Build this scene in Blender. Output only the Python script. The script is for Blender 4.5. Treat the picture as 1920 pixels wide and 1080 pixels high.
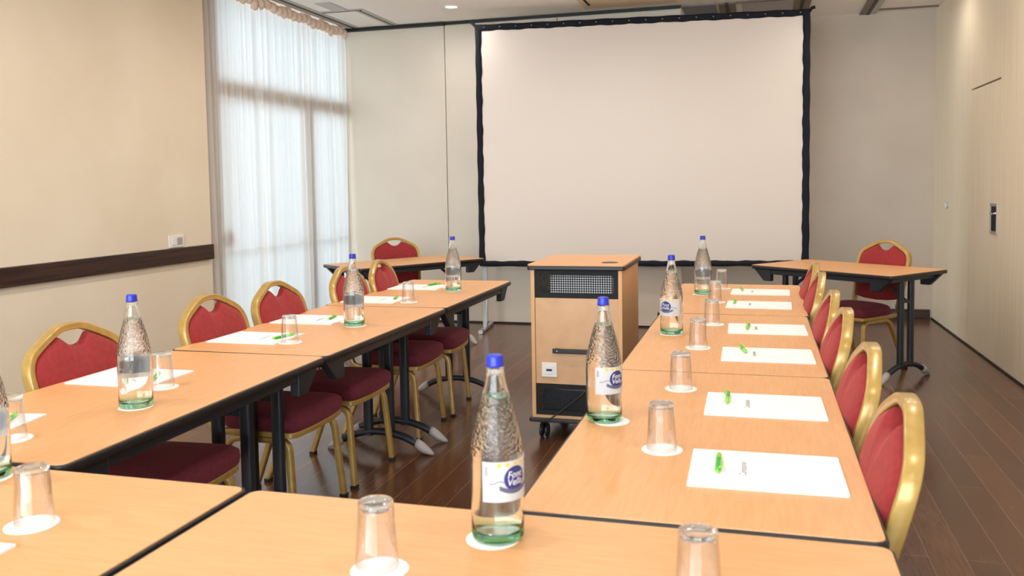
import bpy, bmesh, math, random
from mathutils import Vector, Matrix
random.seed(7)
PI = math.pi
S = bpy.context.scene
C = S.collection
for o in list(bpy.data.objects):
    bpy.data.objects.remove(o, do_unlink=True)

# ------------------------------------------------------------------ camera
FOC, YAW, PITCH, ROLL = 1628.92, -0.277339, 0.065214, -0.016350
f = Vector((math.sin(YAW) * math.cos(PITCH), math.cos(YAW) * math.cos(PITCH), -math.sin(PITCH)))
r0 = Vector((math.cos(YAW), -math.sin(YAW), 0))
u0 = r0.cross(f)
rr = r0 * math.cos(ROLL) + u0 * math.sin(ROLL)
uu = -r0 * math.sin(ROLL) + u0 * math.cos(ROLL)
cd = bpy.data.cameras.new('camera')
cam = bpy.data.objects.new('camera', cd)
C.objects.link(cam)
CAM = Vector((-0.2154, -1.5590, 1.3575))
M = Matrix((rr, uu, -f)).transposed().to_4x4()
M.translation = CAM
cam.matrix_world = M
cd.sensor_width = 36.0
cd.lens = FOC / 1920 * 36.0
cd.shift_y = -84.42 / 1920
cd.clip_start = 0.02
cd.dof.use_dof = True
cd.dof.focus_distance = 4.4
cd.dof.aperture_fstop = 6.0
S.camera = cam

# ------------------------------------------------------------------ light and exposure
S.view_settings.view_transform = 'Standard'
S.view_settings.look = 'None'
S.view_settings.exposure = 0.27
S.view_settings.gamma = 1.0
S.view_settings.use_curve_mapping = False
w = bpy.data.worlds.new('daylight')
S.world = w
w.use_nodes = True
bg = w.node_tree.nodes['Background']
bg.inputs[0].default_value = (0.80, 0.92, 1.0, 1)
bg.inputs[1].default_value = 8.5
LAMP_W = 7.5
LAMP_COL = (1.0, 0.945, 0.885)
S.cycles.max_bounces = 28
S.cycles.transmission_bounces = 26
S.cycles.transparent_max_bounces = 16
S.cycles.diffuse_bounces = 5
S.cycles.sample_clamp_indirect = 14.0
S.cycles.use_denoising = True

pl = bpy.data.lights.new('daylight_portal', 'AREA')     # daylight through the tall window
pl.shape = 'RECTANGLE'; pl.size = 2.2; pl.size_y = 2.9
pl.cycles.is_portal = True
po = bpy.data.objects.new('daylight_portal', pl)
po.location = (-4.62, 5.5, 1.5)
po.rotation_euler = (PI / 2, 0, -PI / 2)
C.objects.link(po)
pl2 = bpy.data.lights.new('daylight_portal', 'AREA')    # portal for the added, unseen window behind the camera
pl2.shape = 'RECTANGLE'; pl2.size = 5.0; pl2.size_y = 2.5
pl2.cycles.is_portal = True
po2 = bpy.data.objects.new('daylight_portal', pl2)
po2.location = (-1.5, -3.68, 1.55)
po2.rotation_euler = (PI / 2, 0, 0)
C.objects.link(po2)

# ------------------------------------------------------------------ materials
def srgb(r, g, b):
    def c(v):
        v /= 255.0
        return v / 12.92 if v <= 0.04045 else ((v + 0.055) / 1.055) ** 2.4
    return (c(r), c(g), c(b), 1)


def mat(name, col, rough=0.5, metal=0.0, spec=0.5, coat=0.0, sheen=0.0):
    m = bpy.data.materials.new(name)
    m.use_nodes = True
    p = m.node_tree.nodes['Principled BSDF']
    p.inputs['Base Color'].default_value = col
    p.inputs['Roughness'].default_value = rough
    p.inputs['Metallic'].default_value = metal
    p.inputs['Specular IOR Level'].default_value = spec
    p.inputs['Coat Weight'].default_value = coat
    p.inputs['Sheen Weight'].default_value = sheen
    return m


def nd(m, t, **kw):
    n = m.node_tree.nodes.new(t)
    for k, v in kw.items():
        setattr(n, k, v)
    return n


def lk(m, a, b):
    m.node_tree.links.new(a, b)


def noise_col(m, c1, c2, scale=(1, 1, 1), nscale=5.0, detail=4.0, bump=0.0, lo=0.3, hi=0.7, coord='Object', bdist=0.001):
    p = m.node_tree.nodes['Principled BSDF']
    tc = nd(m, 'ShaderNodeTexCoord')
    mp = nd(m, 'ShaderNodeMapping')
    mp.inputs['Scale'].default_value = scale
    lk(m, tc.outputs[coord], mp.inputs[0])
    n = nd(m, 'ShaderNodeTexNoise')
    n.inputs['Scale'].default_value = nscale
    n.inputs['Detail'].default_value = detail
    lk(m, mp.outputs[0], n.inputs['Vector'])
    rp = nd(m, 'ShaderNodeValToRGB')
    rp.color_ramp.elements[0].position = lo
    rp.color_ramp.elements[1].position = hi
    rp.color_ramp.elements[0].color = c1
    rp.color_ramp.elements[1].color = c2
    lk(m, n.outputs['Fac'], rp.inputs[0])
    lk(m, rp.outputs[0], p.inputs['Base Color'])
    if bump:
        b = nd(m, 'ShaderNodeBump')
        b.inputs['Strength'].default_value = bump
        b.inputs['Distance'].default_value = bdist
        lk(m, n.outputs['Fac'], b.inputs['Height'])
        lk(m, b.outputs[0], p.inputs['Normal'])
    return m


WOODA, WOODB = srgb(216, 158, 104), srgb(226, 170, 115)
m_beech = noise_col(mat('beech_laminate', WOODA, 0.42), WOODA, WOODB, (14, 1.2, 1), 9.0, 6.0)
m_beech_x = noise_col(mat('beech_laminate_cross', WOODA, 0.42), WOODA, WOODB, (1.2, 14, 1), 9.0, 6.0)
m_beech_v = noise_col(mat('beech_panel', WOODA, 0.4), srgb(208, 162, 118), srgb(218, 173, 130), (2, 14, 2), 6.0, 5.0)
m_beech_side = noise_col(mat('beech_side_panel', WOODA, 0.4), srgb(212, 160, 106), srgb(226, 176, 122), (14, 14, 1.0), 6.0, 5.0)
m_black = mat('black_rubber_edge', srgb(34, 32, 34), 0.38)
m_steel = mat('black_painted_steel', srgb(33, 38, 46), 0.36)
m_grey = mat('grey_plastic', srgb(170, 166, 162), 0.4)
m_gold = noise_col(mat('gold_painted_metal', srgb(196, 160, 84), 0.3, metal=0.25, coat=0.25),
                   srgb(176, 142, 74), srgb(190, 157, 88), (1, 1, 1), 30.0, 3.0)
m_red = noise_col(mat('red_upholstery', srgb(160, 48, 48), 0.85, sheen=0.30), srgb(134, 30, 34), srgb(154, 40, 42),
                  (1, 1, 1), 60.0, 6.0, bump=0.25)
m_red.node_tree.nodes['Principled BSDF'].inputs['Sheen Tint'].default_value = srgb(235, 130, 120)
m_red_shaded = noise_col(mat('shaded_red_upholstery', srgb(120, 34, 48), 0.85, sheen=0.3), srgb(94, 26, 44), srgb(114, 34, 52),
                   (1, 1, 1), 60.0, 6.0, bump=0.25)  # same fabric as the backs, shade under the tables put into a darker colour
m_red_shaded.node_tree.nodes['Principled BSDF'].inputs['Sheen Tint'].default_value = srgb(200, 110, 120)
m_wall = noise_col(mat('cream_wall_paint', srgb(226, 212, 190), 0.55, spec=0.3), srgb(222, 210, 193), srgb(230, 219, 203),
                   (1, 1, 1), 1.6, 3.0)
m_wall_lit = noise_col(mat('lit_cream_wall_paint', srgb(234, 220, 196), 0.55, spec=0.3), srgb(232, 217, 192), srgb(240, 227, 204),
                     (1, 1, 1), 1.6, 3.0)  # brighter copy of the cream paint, light on the left wall put into colour
m_wallr = noise_col(mat('cream_partition_laminate', srgb(222, 202, 168), 0.4, spec=0.4), srgb(226, 210, 182), srgb(234, 219, 193),
                    (1, 8, 0.4), 3.0, 3.0)
m_ceil = mat('white_ceiling_paint', srgb(243, 237, 230), 0.7, spec=0.2)
m_ceilshade_dark = mat('dark_shaded_ceiling', srgb(126, 124, 126), 0.7, spec=0.2)  # deep shade over the recess put into the ceiling colour
m_ceilshade_mid = mat('mid_shaded_ceiling', srgb(176, 166, 162), 0.7, spec=0.2)  # milder shade over the recess, also in the colour
m_ceilbeige = mat('beige_air_grille', srgb(216, 196, 166), 0.6, spec=0.2)
m_brown = mat('brown_metal_strip', srgb(118, 102, 88), 0.5)
m_track = mat('black_track', srgb(22, 22, 24), 0.5)
m_strip = mat('pale_metal_strip', srgb(178, 176, 170), 0.45)
m_paper = mat('white_paper', srgb(246, 244, 242), 0.65, spec=0.25)
m_print = mat('grey_print', srgb(128, 126, 126), 0.7)
m_coast = mat('white_coaster_paper', srgb(248, 247, 245), 0.75, spec=0.2)
m_white = mat('white_plastic', srgb(236, 232, 226), 0.35)
m_screen = mat('white_projection_fabric', srgb(232, 222, 212), 0.6, spec=0.3)
m_cap = mat('blue_plastic_cap', srgb(32, 48, 178), 0.32)
m_alu = mat('brushed_aluminium', srgb(190, 188, 186), 0.35, metal=0.8)
m_chrome = mat('chrome', srgb(200, 200, 200), 0.15, metal=1.0)
m_navy = mat('navy_print', srgb(44, 52, 120), 0.5)
m_yellow = mat('yellow_print', srgb(240, 190, 60), 0.5)
m_tape = mat('beige_curtain_tape', srgb(238, 216, 198), 0.9, spec=0.1)
m_wframe = mat('beige_window_frame', srgb(190, 174, 160), 0.5)
m_dark = mat('dark_void', srgb(12, 12, 14), 0.7)
m_equip = mat('pale_equipment_housing', srgb(240, 240, 242), 0.4)
m_penl = mat('light_green_plastic', srgb(130, 214, 40), 0.25)
m_pend = mat('green_translucent_plastic', srgb(30, 178, 50), 0.2)
m_rail = noise_col(mat('wenge_rail', srgb(52, 34, 28), 0.35), srgb(34, 22, 20), srgb(72, 46, 36), (3, 0.5, 10), 5.0, 5.0)

# floor: narrow dark boards along y, satin
m_floor = mat('dark_parquet', srgb(74, 46, 38), 0.24, spec=0.5)
p = m_floor.node_tree.nodes['Principled BSDF']
tc = nd(m_floor, 'ShaderNodeTexCoord')
mp = nd(m_floor, 'ShaderNodeMapping')
mp.inputs['Rotation'].default_value = (0, 0, PI / 2)
lk(m_floor, tc.outputs['Object'], mp.inputs[0])
br = nd(m_floor, 'ShaderNodeTexBrick')
br.offset = 0.37
br.inputs['Color1'].default_value = srgb(106, 70, 48)
br.inputs['Color2'].default_value = srgb(84, 54, 38)
br.inputs['Mortar'].default_value = srgb(140, 116, 102)
br.inputs['Scale'].default_value = 1.0
br.inputs['Mortar Size'].default_value = 0.0012
br.inputs['Mortar Smooth'].default_value = 0.2
br.inputs['Brick Width'].default_value = 1.3
br.inputs['Row Height'].default_value = 0.125
lk(m_floor, mp.outputs[0], br.inputs['Vector'])
mp2 = nd(m_floor, 'ShaderNodeMapping')
mp2.inputs['Scale'].default_value = (16, 1.3, 1)
lk(m_floor, tc.outputs['Object'], mp2.inputs[0])
n1 = nd(m_floor, 'ShaderNodeTexNoise')
n1.inputs['Scale'].default_value = 5.0
n1.inputs['Detail'].default_value = 7.0
lk(m_floor, mp2.outputs[0], n1.inputs['Vector'])
rp = nd(m_floor, 'ShaderNodeValToRGB')
rp.color_ramp.elements[0].position = 0.3
rp.color_ramp.elements[0].color = (0.74, 0.72, 0.70, 1)
rp.color_ramp.elements[1].position = 0.72
rp.color_ramp.elements[1].color = (1.18, 1.1, 1.06, 1)
lk(m_floor, n1.outputs['Fac'], rp.inputs[0])
mx = nd(m_floor, 'ShaderNodeMix', data_type='RGBA', blend_type='MULTIPLY')
mx.inputs['Factor'].default_value = 1.0
lk(m_floor, br.outputs['Color'], mx.inputs['A'])
lk(m_floor, rp.outputs[0], mx.inputs['B'])
lk(m_floor, mx.outputs['Result'], p.inputs['Base Color'])
mr = nd(m_floor, 'ShaderNodeMapRange')
mr.inputs['To Min'].default_value = 0.16
mr.inputs['To Max'].default_value = 0.24
lk(m_floor, n1.outputs['Fac'], mr.inputs['Value'])
lk(m_floor, mr.outputs[0], p.inputs['Roughness'])


def glass(name, col, ior=1.5, rough=0.0, bump=None):
    m = bpy.data.materials.new(name)
    m.use_nodes = True
    nt = m.node_tree
    nt.nodes.remove(nt.nodes['Principled BSDF'])
    g = nt.nodes.new('ShaderNodeBsdfGlass')
    g.inputs['Color'].default_value = col
    g.inputs['IOR'].default_value = ior
    g.inputs['Roughness'].default_value = rough
    lk(m, g.outputs[0], nt.nodes['Material Output'].inputs[0])
    if bump:
        tc = nd(m, 'ShaderNodeTexCoord')
        mp = nd(m, 'ShaderNodeMapping')
        mp.inputs['Scale'].default_value = (1, 1, 1.5)
        lk(m, tc.outputs['Object'], mp.inputs[0])
        v = nd(m, 'ShaderNodeTexVoronoi')
        v.feature = 'SMOOTH_F1'
        v.inputs['Scale'].default_value = bump
        lk(m, mp.outputs[0], v.inputs['Vector'])
        sx = nd(m, 'ShaderNodeSeparateXYZ')
        lk(m, tc.outputs['Object'], sx.inputs[0])
        a = nd(m, 'ShaderNodeMapRange')       # hammered zone only on the shoulder
        a.inputs['From Min'].default_value = 0.150
        a.inputs['From Max'].default_value = 0.165
        lk(m, sx.outputs['Z'], a.inputs['Value'])
        b2 = nd(m, 'ShaderNodeMapRange')
        b2.inputs['From Min'].default_value = 0.262
        b2.inputs['From Max'].default_value = 0.245
        lk(m, sx.outputs['Z'], b2.inputs['Value'])
        mu = nd(m, 'ShaderNodeMath', operation='MULTIPLY')
        lk(m, a.outputs[0], mu.inputs[0])
        lk(m, b2.outputs[0], mu.inputs[1])
        mu2 = nd(m, 'ShaderNodeMath', operation='MULTIPLY')
        lk(m, mu.outputs[0], mu2.inputs[0])
        lk(m, v.outputs['Distance'], mu2.inputs[1])
        b = nd(m, 'ShaderNodeBump')
        b.inputs['Strength'].default_value = 1.0
        b.inputs['Distance'].default_value = 0.004
        lk(m, mu2.outputs[0], b.inputs['Height'])
        lk(m, b.outputs[0], g.inputs['Normal'])
    return m


m_bottle = glass('pale_green_bottle_glass', (0.965, 0.995, 0.978, 1), 1.45, bump=150.0)
m_bbase = glass('green_bottle_base_glass', (0.55, 0.9, 0.74, 1), 1.45)
m_water = glass('water', (0.998, 1.0, 0.999, 1), 1.33)
m_tumbler = glass('clear_tumbler_glass', (0.998, 0.998, 0.998, 1), 1.45)

nt = m_bottle.node_tree
gtc = nt.nodes.new('ShaderNodeTexCoord'); gsx = nt.nodes.new('ShaderNodeSeparateXYZ')
grp_ = nt.nodes.new('ShaderNodeValToRGB')
gmr = nt.nodes.new('ShaderNodeMapRange'); gmr.inputs['From Max'].default_value = 0.03
grp_.color_ramp.elements[0].color = (0.68, 0.95, 0.82, 1)
grp_.color_ramp.elements[0].position = 0.35
grp_.color_ramp.elements[1].color = (0.993, 1.0, 0.996, 1)
lk(m_bottle, gtc.outputs['Object'], gsx.inputs[0]); lk(m_bottle, gsx.outputs['Z'], gmr.inputs['Value'])
lk(m_bottle, gmr.outputs[0], grp_.inputs[0])
for n_ in nt.nodes:
    if n_.type == 'BSDF_GLASS':
        lk(m_bottle, grp_.outputs[0], n_.inputs['Color'])
m_thin = bpy.data.materials.new('thin_clear_glass')
m_thin.use_nodes = True
nt = m_thin.node_tree
nt.nodes.remove(nt.nodes['Principled BSDF'])
tr = nt.nodes.new('ShaderNodeBsdfTransparent'); tr.inputs[0].default_value = (0.992, 0.992, 0.992, 1)
gl = nt.nodes.new('ShaderNodeBsdfGlossy'); gl.inputs['Roughness'].default_value = 0.03
lw = nt.nodes.new('ShaderNodeLayerWeight'); lw.inputs['Blend'].default_value = 0.35
mm = nt.nodes.new('ShaderNodeMath'); mm.operation = 'MULTIPLY_ADD'; mm.inputs[1].default_value = 0.55; mm.inputs[2].default_value = 0.02
ms = nt.nodes.new('ShaderNodeMixShader')
lk(m_thin, lw.outputs['Facing'], mm.inputs[0]); lk(m_thin, mm.outputs[0], ms.inputs[0])
lk(m_thin, tr.outputs[0], ms.inputs[1]); lk(m_thin, gl.outputs[0], ms.inputs[2])
lk(m_thin, ms.outputs[0], nt.nodes['Material Output'].inputs[0])
m_label = bpy.data.materials.new('white_label_paper')
m_label.use_nodes = True
nt = m_label.node_tree
nt.nodes.remove(nt.nodes['Principled BSDF'])
d1 = nt.nodes.new('ShaderNodeBsdfDiffuse'); d1.inputs[0].default_value = (0.95, 0.96, 0.97, 1)
d2 = nt.nodes.new('ShaderNodeBsdfTranslucent'); d2.inputs[0].default_value = (0.9, 0.95, 0.98, 1)
ms = nt.nodes.new('ShaderNodeMixShader'); ms.inputs[0].default_value = 0.5
lk(m_label, d1.outputs[0], ms.inputs[1]); lk(m_label, d2.outputs[0], ms.inputs[2])
lk(m_label, ms.outputs[0], nt.nodes['Material Output'].inputs[0])

m_pane = bpy.data.materials.new('window_pane_glass')
m_pane.use_nodes = True
nt = m_pane.node_tree
nt.nodes.remove(nt.nodes['Principled BSDF'])
tr = nt.nodes.new('ShaderNodeBsdfTransparent')
gl = nt.nodes.new('ShaderNodeBsdfGlossy')
gl.inputs['Roughness'].default_value = 0.02
fr = nt.nodes.new('ShaderNodeFresnel')
ms = nt.nodes.new('ShaderNodeMixShader')
lk(m_pane, fr.outputs[0], ms.inputs[0]); lk(m_pane, tr.outputs[0], ms.inputs[1]); lk(m_pane, gl.outputs[0], ms.inputs[2])
lk(m_pane, ms.outputs[0], nt.nodes['Material Output'].inputs[0])

m_sheer = bpy.data.materials.new('sheer_curtain_fabric')
m_sheer.use_nodes = True
nt = m_sheer.node_tree
nt.nodes.remove(nt.nodes['Principled BSDF'])
tr = nt.nodes.new('ShaderNodeBsdfTransparent')
tl = nt.nodes.new('ShaderNodeBsdfTranslucent')
df = nt.nodes.new('ShaderNodeBsdfDiffuse')
tl.inputs[0].default_value = (0.44, 0.485, 0.51, 1)
df.inputs[0].default_value = srgb(242, 230, 218)
m1 = nt.nodes.new('ShaderNodeMixShader'); m1.inputs[0].default_value = 0.55
m2 = nt.nodes.new('ShaderNodeMixShader'); m2.inputs[0].default_value = 0.91
lk(m_sheer, tl.outputs[0], m1.inputs[1]); lk(m_sheer, df.outputs[0], m1.inputs[2])
lk(m_sheer, tr.outputs[0], m2.inputs[1]); lk(m_sheer, m1.outputs[0], m2.inputs[2])
lk(m_sheer, m2.outputs[0], nt.nodes['Material Output'].inputs[0])


# ------------------------------------------------------------------ mesh helpers
def obj(name, bm, m=None, parent=None, smooth=False, bevel=0.0, seg=2):
    me = bpy.data.meshes.new(name)
    if bm.faces:
        bmesh.ops.recalc_face_normals(bm, faces=bm.faces[:])
    bm.to_mesh(me)
    bm.free()
    o = bpy.data.objects.new(name, me)
    C.objects.link(o)
    if m:
        me.materials.append(m)
    if parent:
        o.parent = parent
    if smooth:
        for pgn in me.polygons:
            pgn.use_smooth = True
    if bevel:
        md = o.modifiers.new('bevel', 'BEVEL')
        md.width = bevel
        md.segments = seg
        md.limit_method = 'ANGLE'
        md.angle_limit = math.radians(40)
    return o


def auto(o, ang=35):
    me = o.data
    for pgn in me.polygons:
        pgn.use_smooth = True
    me.set_sharp_from_angle(angle=math.radians(ang))
    return o


def box(bm, x0, x1, y0, y1, z0, z1, M4=None):
    vs = [bm.verts.new((x, y, z)) for z in (z0, z1) for x, y in ((x0, y0), (x1, y0), (x1, y1), (x0, y1))]
    for fc in ((0, 3, 2, 1), (4, 5, 6, 7), (0, 1, 5, 4), (1, 2, 6, 5), (2, 3, 7, 6), (3, 0, 4, 7)):
        bm.faces.new([vs[i] for i in fc])
    if M4:
        bmesh.ops.transform(bm, matrix=M4, verts=vs)
    return vs


def B(*a):
    bm = bmesh.new()
    box(bm, *a)
    return bm


def lathe(bm, prof, n=48, cx=0, cy=0, close=False):
    rings = []
    for r, z in prof:
        if r < 1e-6:
            rings.append([bm.verts.new((cx, cy, z))])
        else:
            rings.append([bm.verts.new((cx + r * math.cos(2 * PI * i / n), cy + r * math.sin(2 * PI * i / n), z)) for i in range(n)])
    pairs = list(zip(rings, rings[1:]))
    if close:
        pairs.append((rings[-1], rings[0]))
    for a, b in pairs:
        for i in range(n):
            j = (i + 1) % n
            if len(a) == 1 and len(b) == 1:
                continue
            if len(a) == 1:
                bm.faces.new((a[0], b[i], b[j]))
            elif len(b) == 1:
                bm.faces.new((a[i], a[j], b[0]))
            else:
                bm.faces.new((a[i], a[j], b[j], b[i]))


def prism(bm, pts, y0, y1, axis='y'):
    """extrude a closed 2-D outline along an axis; pts are (a, b) of the two other axes"""
    def P(a, b, t):
        return {'x': (t, a, b), 'y': (a, t, b), 'z': (a, b, t)}[axis]
    A = [bm.verts.new(P(a, b, y0)) for a, b in pts]
    Bv = [bm.verts.new(P(a, b, y1)) for a, b in pts]
    bm.faces.new(A)
    bm.faces.new(Bv[::-1])
    n = len(pts)
    for i in range(n):
        bm.faces.new((A[i], A[(i + 1) % n], Bv[(i + 1) % n], Bv[i]))


def smooth_path(pts, it=3, closed=False):
    pts = [Vector(q) for q in pts]
    for _ in range(it):
        out = []
        n = len(pts)
        if not closed:
            out.append(pts[0])
        for i in range(n if closed else n - 1):
            a, b = pts[i], pts[(i + 1) % n]
            out += [a * 0.75 + b * 0.25, a * 0.25 + b * 0.75]
        if not closed:
            out.append(pts[-1])
        pts = out
    return pts


def round_corners(pts, rad, n=6):
    """fillet an open polyline"""
    pts = [Vector(q) for q in pts]
    out = [pts[0]]
    for a, b, c in zip(pts, pts[1:], pts[2:]):
        d1, d2 = (a - b), (c - b)
        t = min(rad, d1.length * 0.49, d2.length * 0.49)
        p1, p2 = b + d1.normalized() * t, b + d2.normalized() * t
        for k in range(n + 1):
            s = k / n
            out.append(p1 * (1 - s) ** 2 + b * 2 * s * (1 - s) + p2 * s * s)
    out.append(pts[-1])
    return out


def sweep(bm, path, sec, up=Vector((0, 1, 0)), closed=False):
    """sweep section sec [(a, b)] along path: a along side = tangent x up, b along up'"""
    path = [Vector(q) for q in path]
    n = len(path)
    rings = []
    for i in range(n):
        if closed:
            t = path[(i + 1) % n] - path[i - 1]
        else:
            t = path[min(i + 1, n - 1)] - path[max(i - 1, 0)]
        t.normalize()
        side = t.cross(up)
        side.normalize()
        u2 = side.cross(t)
        rings.append([bm.verts.new(path[i] + side * a + u2 * b) for a, b in sec])
    m = len(sec)
    for i in range(n if closed else n - 1):
        A, Bv = rings[i], rings[(i + 1) % n]
        for k in range(m):
            bm.faces.new((A[k], A[(k + 1) % m], Bv[(k + 1) % m], Bv[k]))
    if not closed:
        bm.faces.new(rings[0][::-1])
        bm.faces.new(rings[-1])


def rsec(w_, d_, r_=0.004, n=2):
    out = []
    for sx, sy, a0 in ((1, 1, 0), (-1, 1, 90), (-1, -1, 180), (1, -1, 270)):
        for k in range(n + 1):
            a = math.radians(a0 + 90 * k / n)
            out.append((sx * (w_ / 2 - r_) + r_ * math.cos(a), sy * (d_ / 2 - r_) + r_ * math.sin(a)))
    return out


def csec(r, n=12, ry=None):
    ry = ry or r
    return [(r * math.cos(2 * PI * i / n), ry * math.sin(2 * PI * i / n)) for i in range(n)]


def rrect(x0, x1, y0, y1, r, n=5):
    out = []
    for cx, cy, a0 in ((x1 - r, y1 - r, 0), (x0 + r, y1 - r, 90), (x0 + r, y0 + r, 180), (x1 - r, y0 + r, 270)):
        for k in range(n + 1):
            a = math.radians(a0 + 90 * k / n)
            out.append((cx + r * math.cos(a), cy + r * math.sin(a)))
    return out


def thing(name, label, cat, loc=(0, 0, 0), rz=0.0, group=None):
    o = bpy.data.objects.new(name, None)
    C.objects.link(o)
    o.empty_display_size = 0.05
    o.location = loc
    o.rotation_euler = (0, 0, rz)
    o['label'] = label
    o['category'] = cat
    if group:
        o['group'] = group
    return o


def tag(o, label, cat, group=None):
    o['label'] = label
    o['category'] = cat
    if group:
        o['group'] = group
    return o


def struct(o):
    o['kind'] = 'structure'
    return o


def dup(root, loc, rz, label, group=None):
    def cp(o, par):
        c = o.copy()
        C.objects.link(c)
        if par:
            c.parent = par
        for ch in o.children:
            cp(ch, c)
        return c
    r = cp(root, None)
    r.location = loc
    r.rotation_euler = (0, 0, rz)
    r['label'] = label
    if group:
        r['group'] = group
    return r


def text_mesh(name, s, size, align='CENTER', extrude=0.0):
    cu = bpy.data.curves.new(name, 'FONT')
    cu.body = s
    cu.size = size
    cu.align_x = align
    cu.align_y = 'CENTER'
    cu.extrude = extrude
    cu.resolution_u = 3
    t = bpy.data.objects.new(name, cu)
    C.objects.link(t)
    bpy.context.view_layer.update()
    me = bpy.data.meshes.new_from_object(t.evaluated_get(bpy.context.evaluated_depsgraph_get()))
    bpy.data.objects.remove(t, do_unlink=True)
    bpy.data.curves.remove(cu)
    return me


# ------------------------------------------------------------------ the room
H = 2.985
XL, XR0 = -4.24, 1.413
YB, YD, YN = 6.648, 7.66, -3.6
XE = -0.905                       # free end of the folding partition
struct(obj('floor', B(-4.75, 2.0, YN - 0.1, 7.9, -0.1, 0), m_floor))
struct(obj('ceiling', B(-4.75, 2.0, YN - 0.1, 7.9, H, H + 0.1), m_ceil))
struct(obj('wall_left', B(XL - 0.36, XL, YN - 0.1, 4.19, 0, H), m_wall_lit))
bm = bmesh.new()
WX0, WX1, WZ0, WZ1 = -4.0, 1.0, 0.3, 2.8
for a in ((-4.75, WX0, 0, H), (WX1, 2.0, 0, H), (WX0, WX1, 0, WZ0), (WX0, WX1, WZ1, H)):
    box(bm, a[0], a[1], YN - 0.1, YN, a[2], a[3])
struct(obj('wall_front', bm, m_wall))
win_added = struct(bpy.data.objects.new('added_window', None))  # unseen window, added as a source for the even front light
C.objects.link(win_added)
bm = bmesh.new()
for i in range(4):
    x = WX0 + (WX1 - WX0) * i / 3
    box(bm, max(WX0, x - 0.03), min(WX1, x + 0.03), YN - 0.07, YN - 0.02, WZ0, WZ1)
for z in (WZ0, WZ1 - 0.06):
    box(bm, WX0, WX1, YN - 0.07, YN - 0.02, z, z + 0.06)
obj('window_frame', bm, m_wframe, win_added)
obj('window_pane', B(WX0, WX1, YN - 0.05, YN - 0.044, WZ0 + 0.06, WZ1 - 0.06), m_pane, win_added)
bm = bmesh.new()
seams = [-4.60, -3.213, -2.068, XE]
for a, b in zip(seams, seams[1:]):
    box(bm, a + 0.004, b - 0.004, YB, YB + 0.10, 0.015, H - 0.03)
box(bm, seams[0], XE, YB + 0.03, YB + 0.07, 0.0, H)
struct(obj('wall_back', bm, m_wall, bevel=0.002))
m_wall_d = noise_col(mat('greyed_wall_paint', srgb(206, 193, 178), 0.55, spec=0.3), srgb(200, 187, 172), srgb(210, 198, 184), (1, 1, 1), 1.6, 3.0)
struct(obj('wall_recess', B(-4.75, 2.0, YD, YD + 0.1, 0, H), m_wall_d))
# right wall: slightly out of square, its door and the lintel slot
ang = 0.0115
wr = bpy.data.objects.new('wall_right', None)
bm = bmesh.new()
DY0, DY1, DZ = 5.39, 6.25, 2.062
box(bm, 0, 0.1, -11.4, DY0 - YD, 0.012, H)
box(bm, 0, 0.1, DY1 - YD, 0.2, 0.012, H)
box(bm, 0, 0.1, DY0 - YD, DY1 - YD, DZ + 0.014, H)
MR = Matrix.Translation((XR0, YD, 0)) @ Matrix.Rotation(ang, 4, 'Z')
bpy.data.objects.remove(wr)
wr = struct(obj('wall_right', bm, m_wallr))
wr.matrix_world = MR
bm = bmesh.new()
box(bm, 0.0, 0.06, DY0 - YD + 0.002, DY1 - YD - 0.002, 0.012, DZ)
dr = struct(obj('door_1', bm, m_wallr))
dr.matrix_world = MR
bm = bmesh.new()
box(bm, 0.07, 0.09, DY0 - YD, DY1 - YD, 0, DZ + 0.014)
struct(obj('trim_1', bm, m_dark)).matrix_world = MR
# flush pull in the door
hy0, hy1, hz0, hz1 = 5.412 - YD, 5.60 - YD, 0.950, 1.175
bm = bmesh.new()
for a in ((hy0, hy0 + 0.022, hz0, hz1), (hy1 - 0.022, hy1, hz0, hz1), (hy0 + 0.022, hy1 - 0.022, hz0, hz0 + 0.022), (hy0 + 0.022, hy1 - 0.022, hz1 - 0.022, hz1)):
    box(bm, -0.006, 0.0, *a)
hp = obj('pull_frame', bm, m_alu, dr, bevel=0.0015)
obj('pull_recess', B(-0.002, 0.0, hy0 + 0.02, hy1 - 0.02, hz0 + 0.02, hz1 - 0.02), m_dark, dr)
bm = bmesh.new()
sweep(bm, [(-0.006, hy0 + 0.02, 1.105), (-0.016, hy0 + 0.06, 1.100), (-0.016, hy1 - 0.06, 1.100), (-0.006, hy1 - 0.02, 1.105)], rsec(0.010, 0.016, 0.003), up=Vector((0, 0, 1)))
obj('pull_bar', bm, m_chrome, dr, smooth=True)
# small lock on the far leaf
lock = thing('cylinder_lock', 'small round metal lock on the cream wall right of the far corner', 'lock')
lock.matrix_world = MR @ Matrix.Translation((0, 7.04 - YD, 1.122)) @ Matrix.Rotation(-PI / 2, 4, 'Y')
bm = bmesh.new(); lathe(bm, [(0, 0), (0.03, 0), (0.03, 0.004), (0.024, 0.008), (0, 0.008)], 24)
auto(obj('lock_rose', bm, m_alu, lock))
bm = bmesh.new(); box(bm, -0.022, 0.022, -0.004, 0.004, 0.008, 0.03)
obj('thumb_turn', bm, m_alu, lock, bevel=0.002)

# chair rail, baseboards, ceiling tracks
struct(obj('trim_2', B(XL, XL + 0.03, YN, 4.178, 0.843, 0.955), m_rail, bevel=0.004))
struct(obj('baseboard_recess', B(XE + 0.3, 1.395, YD - 0.015, YD, 0, 0.09), m_rail, bevel=0.003))
bm = bmesh.new(); box(bm, -0.012, 0, -11.2, 0.0, 0, 0.012)
b = struct(obj('baseboard_right', bm, m_track)); b.matrix_world = MR
struct(obj('baseboard_back', B(-4.4, XE, YB - 0.006, YB, 0, 0.016), m_track))


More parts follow.
